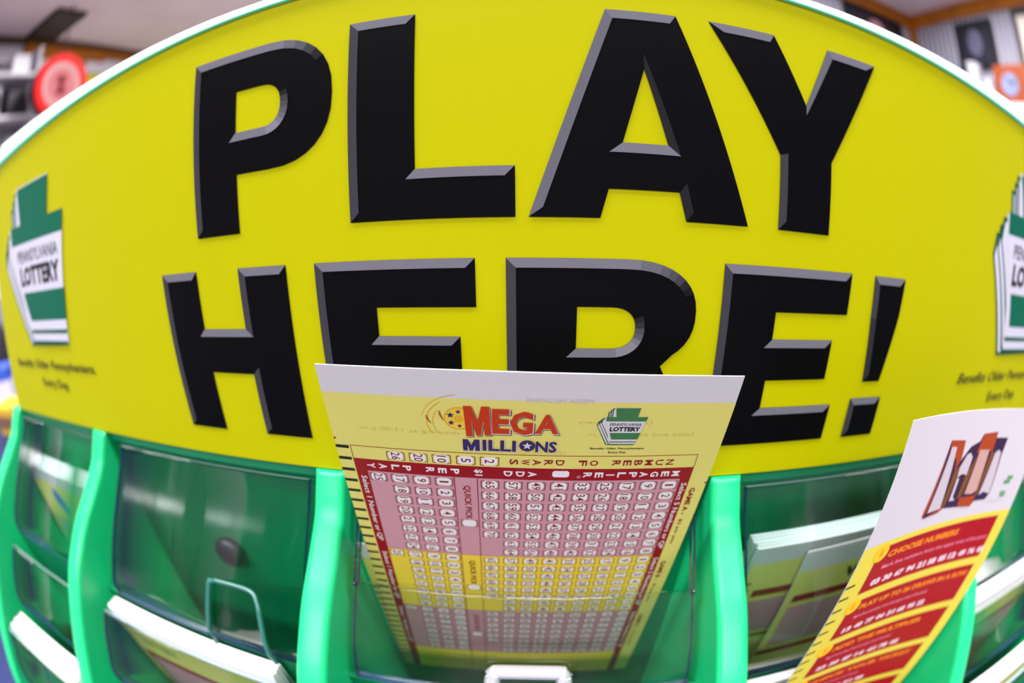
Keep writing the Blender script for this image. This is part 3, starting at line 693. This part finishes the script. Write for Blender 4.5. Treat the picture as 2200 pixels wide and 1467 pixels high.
def lathe(bm, prof, cx, cy, z0, n=20, mi=0):
    rings = [[bm.verts.new((cx + r * math.cos(2 * PI * k / n), cy + r * math.sin(2 * PI * k / n), z0 + h)) for k in range(n)] for r, h in prof]
    for r0, r1 in zip(rings, rings[1:]):
        for k in range(n): f = bm.faces.new((r0[k], r0[(k + 1) % n], r1[(k + 1) % n], r1[k])); f.smooth = True; f.material_index = mi
    bm.faces.new(rings[0][::-1]).material_index = mi; bm.faces.new(rings[-1]).material_index = mi
def bottle(x, y, z, h, r, m, mc, label, grp=None):
    t = thing('bottle', label, 'bottle', Vector((x, y, z)), grp)
    bm = bmesh.new(); lathe(bm, [(r * .9, 0), (r, .01), (r, h * .62), (r * .8, h * .72), (r * .36, h * .82), (r * .34, h * .94)], x, y, z); link('body', bm, m, t, t.location.copy())
    bm = bmesh.new(); lathe(bm, [(r * .4, h * .94), (r * .42, h * .95), (r * .42, h), (r * .36, h + .003)], x, y, z); link('cap', bm, mc, t, t.location.copy())
def carton(name, x, y, z, sx, sy, sz, m, m2, label, cat, grp=None, rz=0):
    t = thing(name, label, cat, Vector((x, y, z)), grp); M = Matrix.Translation((x, y, z)) @ Matrix.Rotation(rz, 4, 'Z')
    bm = bmesh.new(); box(bm, (-sx / 2, -sy / 2, 0), (sx / 2, sy / 2, sz), 0, M); bevel_all(bm, min(sx, sy) * .04); link('body', bm, m, t, t.location.copy())
    bm = bmesh.new(); box(bm, (-sx * .52, -sy * .52, sz * .25), (sx * .52, sy * .52, sz * .7), 0, M); link('printed_band', bm, m2, t, t.location.copy())
Wt = mat('gloss_white', (220, 218, 226), .4, .4); Gy = mat('grey_card', (150, 148, 160)); Dk = mat('dark_item', (40, 34, 44)); Bl = mat('blue_item', (60, 90, 190)); Ye = mat('yellow_item', (214, 170, 40)); Pk = mat('pink_item', (190, 130, 150)); Br = mat('brown_item', (120, 90, 70)); Or = mat('orange_item', (140, 60, 6))
carton('carton', -1.39, .545, CT, .13, .12, .26, Wt, Gy, 'white carton on the counter left of the sign, behind the bottle', 'box', rz=.3)
bottle(-1.14, .443, CT, .19, .035, Dk, Pk, 'dark bottle on the counter at the left edge of the sign')
carton('carton', -.985, .375, CT, .07, .05, .085, Bl, Wt, 'small blue carton on the counter beside the left end of the rack', 'box', rz=.5)
carton('carton', -.84, .318, CT, .06, .05, .05, Ye, Br, 'low yellow carton on the counter, nearest the rack', 'box', rz=.2)
carton('carton', -1.6, .66, CT, .14, .14, .40, Gy, Wt, 'tall grey carton at the back of the counter on the left', 'box', rz=.2)

# left wall shelves with stock
t = thing('wall_shelf', 'white wall shelf unit full of stock at the far left', 'shelf', Vector((XL + .12, 1.08, 1.55)))
SHW = mat('shelf_white', (206, 202, 212))
for z in (1.62, 1.86, 2.10, 2.34):
    bm = bmesh.new(); box(bm, (XL, .55, z - .02), (XL + .26, 1.36, z)); link('board', bm, SHW, t, t.location.copy())
for y in (.53, 1.36):
    bm = bmesh.new(); box(bm, (XL, y, 1.5), (XL + .27, y + .02, 2.5)); link('upright', bm, SHW, t, t.location.copy())
stock = [(2.34, [(Wt, Gy), (Gy, Wt), (Gy, Dk), (Wt, Wt)], .12), (2.10, [(Dk, Gy), (Wt, Br), (Gy, Dk), (Dk, Dk)], .17), (1.86, [(Wt, Gy), (Dk, Wt), (Br, Wt), (Gy, Wt)], .17), (1.62, [(Br, Wt), (Wt, Gy), (Wt, Br), (Gy, Dk)], .18)]
lv = ['top', 'second', 'third', 'lowest']; ps = ['nearest', 'second', 'third', 'farthest']
tones = {id(Wt): 'white', id(Gy): 'grey', id(Dk): 'dark', id(Br): 'brown'}
for i, (z, ms, h) in enumerate(stock):
    for j, (a, b) in enumerate(ms):
        y = .68 + j * .19
        carton('carton', XL + .15, y, z, .16, .13, h * (1 - .12 * ((i + j) % 3)), a, b, '%s boxed item on the %s shelf of the left wall, %s along it' % (tones[id(a)], lv[i], ps[j]), 'box', 'boxed stock on the left wall shelf', rz=0)
# red round lit sign hanging at the left
ctr = Vector((-2.30, 1.42, CAM_H + .828)); fn = (Vector((0, 0, CAM_H)) - ctr); fn.z = 0; fn.normalize(); fn = Vector((1, -.12, 0)).normalized()
M = Matrix.Translation(ctr) @ fn.to_track_quat('Z', 'Y').to_matrix().to_4x4()
t = thing('round_sign', 'round red lit sign hanging by the left wall', 'lit sign', ctr)
def disc(bm, r0, r1, z0, z1, n=40, mi=0):
    pr = [(r0, z0), (r1, z0), (r1, z1), (r0, z1)] if r0 else [(r1, z0), (r1, z1)]
    rings = [[bm.verts.new(M @ Vector((r * math.cos(2 * PI * k / n), r * math.sin(2 * PI * k / n), z))) for k in range(n)] for r, z in pr]
    m_ = len(rings)
    for a in range(m_ if r0 else m_ - 1):
        p, q = rings[a], rings[(a + 1) % m_]
        for k in range(n): bm.faces.new((p[k], p[(k + 1) % n], q[(k + 1) % n], q[k])).smooth = False
    if not r0: bm.faces.new(rings[0][::-1]); bm.faces.new(rings[1])
bm = bmesh.new(); disc(bm, 0, .178, -.08, -.01); link('housing', bm, Dk, t, ctr)
bm = bmesh.new(); disc(bm, .138, .176, -.009, .022); link('lit_ring', bm, mat('red_glow', (255, 10, 4), emit=1.1), t, ctr)
bm = bmesh.new(); disc(bm, 0, .137, -.009, .008); link('lit_face', bm, mat('pink_glow', (250, 138, 146), emit=.85), t, ctr)
bm = bmesh.new(); disc(bm, .1, .126, .0085, .014); link('inner_ring', bm, mat('pale_glow', (255, 190, 190), emit=.85), t, ctr)
bm = bmesh.new()
fig = [(-.03, -.055), (.03, -.055), (.036, -.02), (.012, 0), (.036, .02), (.03, .055), (-.03, .055), (-.036, .02), (-.012, 0), (-.036, -.02)]
f0 = [bm.verts.new(M @ Vector((a_, b_, .0085))) for a_, b_ in fig]; f1 = [bm.verts.new(M @ Vector((a_, b_, .014))) for a_, b_ in fig]
bm.faces.new(f0[::-1]); bm.faces.new(f1)
for k in range(10): bm.faces.new((f0[k], f0[(k + 1) % 10], f1[(k + 1) % 10], f1[k]))
link('lit_symbol', bm, mat('deep_red', (196, 40, 52), emit=.6), t, ctr)
bm = bmesh.new(); tube(bm, [ctr + Vector((0, 0, .18)), Vector((ctr.x, ctr.y, CEIL_Z))], .006); link('hanging_rod', bm, Dk, t, ctr)
# poster on the left wall
t = thing('poster', 'yellow and green poster with a white top on the left wall', 'poster', Vector((XL, 2.4, 1.9)))
bm = bmesh.new(); box(bm, (XL + .001, 1.93, 1.5), (XL + .02, 2.95, 2.555)); link('board', bm, mat('poster_green', (150, 178, 20), noise=.15, scale=4), t, t.location.copy())
bm = bmesh.new(); box(bm, (XL + .0205, 1.93, 2.45), (XL + .024, 2.95, 2.555)); link('white_band', bm, Wt, t, t.location.copy())
bm = bmesh.new(); box(bm, (XL + .0205, 1.96, 2.36), (XL + .024, 2.95, 2.43)); link('yellow_band', bm, mat('poster_yellow', (222, 196, 50)), t, t.location.copy())

# pictures and shelf on the right
def framed(label, lo, hi, axis, fm, pm, extra=None):
    c = (Vector(lo) + Vector(hi)) / 2; t = thing('framed_picture', label, 'picture', c)
    lo, hi = Vector(lo), Vector(hi); b = .03; i = 0 if axis == 'y' else 1    # i: the thin axis is y (back wall) or x (right wall)
    h = 0 if axis == 'y' else 1; bm = bmesh.new()
    for k in range(4):
        l2, h2 = lo.copy(), hi.copy()
        if k == 0: h2[h] = lo[h] + b
        if k == 1: l2[h] = hi[h] - b
        if k == 2: h2.z = lo.z + b; l2[h] += b; h2[h] -= b
        if k == 3: l2.z = hi.z - b; l2[h] += b; h2[h] -= b
        box(bm, l2, h2)
    link('frame', bm, fm, t, c)
    l2, h2 = lo.copy(), hi.copy(); l2[h] += b; h2[h] -= b; l2.z += b; h2.z -= b
    th = 1 if axis == 'y' else 0; l2[th] += .012
    bm = bmesh.new(); box(bm, l2, h2); link('print', bm, pm, t, c)
    if extra:
        for (a, z, ra, rz, m, nm) in extra:
            bm = bmesh.new(); fr = l2[th] - .001; vs = []
            for k in range(24):
                p = Vector((0, 0, 0)); p[h] = a + ra * math.cos(2 * PI * k / 24); p.z = z + rz * math.sin(2 * PI * k / 24); p[th] = fr; vs.append(bm.verts.new(p))
            bm.faces.new(vs); r = bmesh.ops.extrude_face_region(bm, geom=bm.faces[:]); d = Vector((0, 0, 0)); d[th] = -.003
            bmesh.ops.translate(bm, verts=[v for v in r['geom'] if isinstance(v, bmesh.types.BMVert)], vec=d)
            link(nm, bm, m, t, c)
    return t
OBL = mat('frame_black', (22, 22, 32)); DP = mat('picture_dark', (46, 34, 44), noise=.3, scale=9)
framed('dark picture with a pinkish figure on the back wall left of the corner', (1.66, YB - .028, CAM_H + .70), (2.12, YB - .001, CAM_H + 1.205), 'y', OBL, DP,
       [(1.90, CAM_H + 1.05, .08, .11, mat('pink_blur', (190, 140, 150)), 'pale_figure')])
framed('black framed portrait with a grey oval on the right wall', (XR - .03, 1.43, CAM_H + .90), (XR - .001, 1.73, CAM_H + 1.175), 'x', OBL, mat('picture_black', (34, 34, 50)),
       [(1.58, CAM_H + 1.05, .06, .08, mat('grey_blur', (96, 96, 120)), 'oval_portrait')])
framed('dark framed picture with a cream print at the far right', (XR - .035, .60, CAM_H + .84), (XR - .001, 1.25, CAM_H + 1.19), 'x', OBL, mat('cream_print', (226, 216, 206)))
t = thing('shelf', 'pale wooden wall shelf on the right wall', 'shelf', Vector((XR - .12, 1.4, CAM_H + .64)))
bm = bmesh.new(); box(bm, (XR - .24, .8, CAM_H + .60), (XR, 2.0, CAM_H + .64)); link('board', bm, Wt, t, t.location.copy())
for y in (1.0, 1.9):
    bm = bmesh.new(); box(bm, (XR - .2, y, CAM_H + .48), (XR, y + .03, CAM_H + .60)); link('bracket', bm, Gy, t, t.location.copy())
zz = CAM_H + .64
for k, (y, h, r) in enumerate(((1.78, .13, .045), (1.66, .20, .05), (1.545, .24, .05), (1.44, .17, .045))):
    o = thing('cup_stack', ['short white cup stack at the far end of the right shelf', 'white cup stack, second from the far end of the right shelf', 'tallest white cup stack on the right shelf', 'white cup stack next to the orange clock'][k], 'cups', Vector((XR - .13, y, zz)), 'white cup stacks on the right shelf')
    bm = bmesh.new(); pr = [(r * .8, 0)]
    m_ = int(h / .03)
    for q in range(m_): pr += [(r * .98, .03 * q + .022), (r * 1.04, .03 * q + .026), (r * .84 if q < m_ - 1 else r, .03 * q + .03)]
    lathe(bm, pr, XR - .13, y, zz); link('cups', bm, mat('paper_cup', (188, 186, 196)), o, o.location.copy())
t = thing('desk_clock', 'orange wooden box clock with a pale round face on the right shelf', 'clock', Vector((XR - .15, 1.22, zz)))
bm = bmesh.new(); box(bm, (XR - .2, 1.10, zz), (XR - .1, 1.36, zz + .2)); bevel_all(bm, .008); link('case', bm, Or, t, t.location.copy())
bm = bmesh.new(); n = 28
v1 = [bm.verts.new((XR - .203, 1.25 + .06 * math.cos(2 * PI * k / n), zz + .1 + .055 * math.sin(2 * PI * k / n))) for k in range(n)]; v2_ = [bm.verts.new((XR - .2, v.co.y, v.co.z)) for v in v1]
bm.faces.new(v1[::-1]); bm.faces.new(v2_)
for k in range(n): bm.faces.new((v1[k], v1[(k + 1) % n], v2_[(k + 1) % n], v2_[k]))
link('face', bm, mat('clock_face', (128, 136, 170)), t, t.location.copy())
for nm, a, ln in (('hand', .6, .05), ('hand', 2.4, .035)):
    bm = bmesh.new(); tube(bm, [Vector((XR - .207, 1.23, zz + .1)), Vector((XR - .207, 1.23 + ln * math.cos(a), zz + .1 + ln * math.sin(a)))], .003, 6); link(nm, bm, Dk, t, t.location.copy())
bottle(XR - .12, .98, zz, .16, .035, Dk, Dk, 'black bottle on the right shelf beside the orange clock')
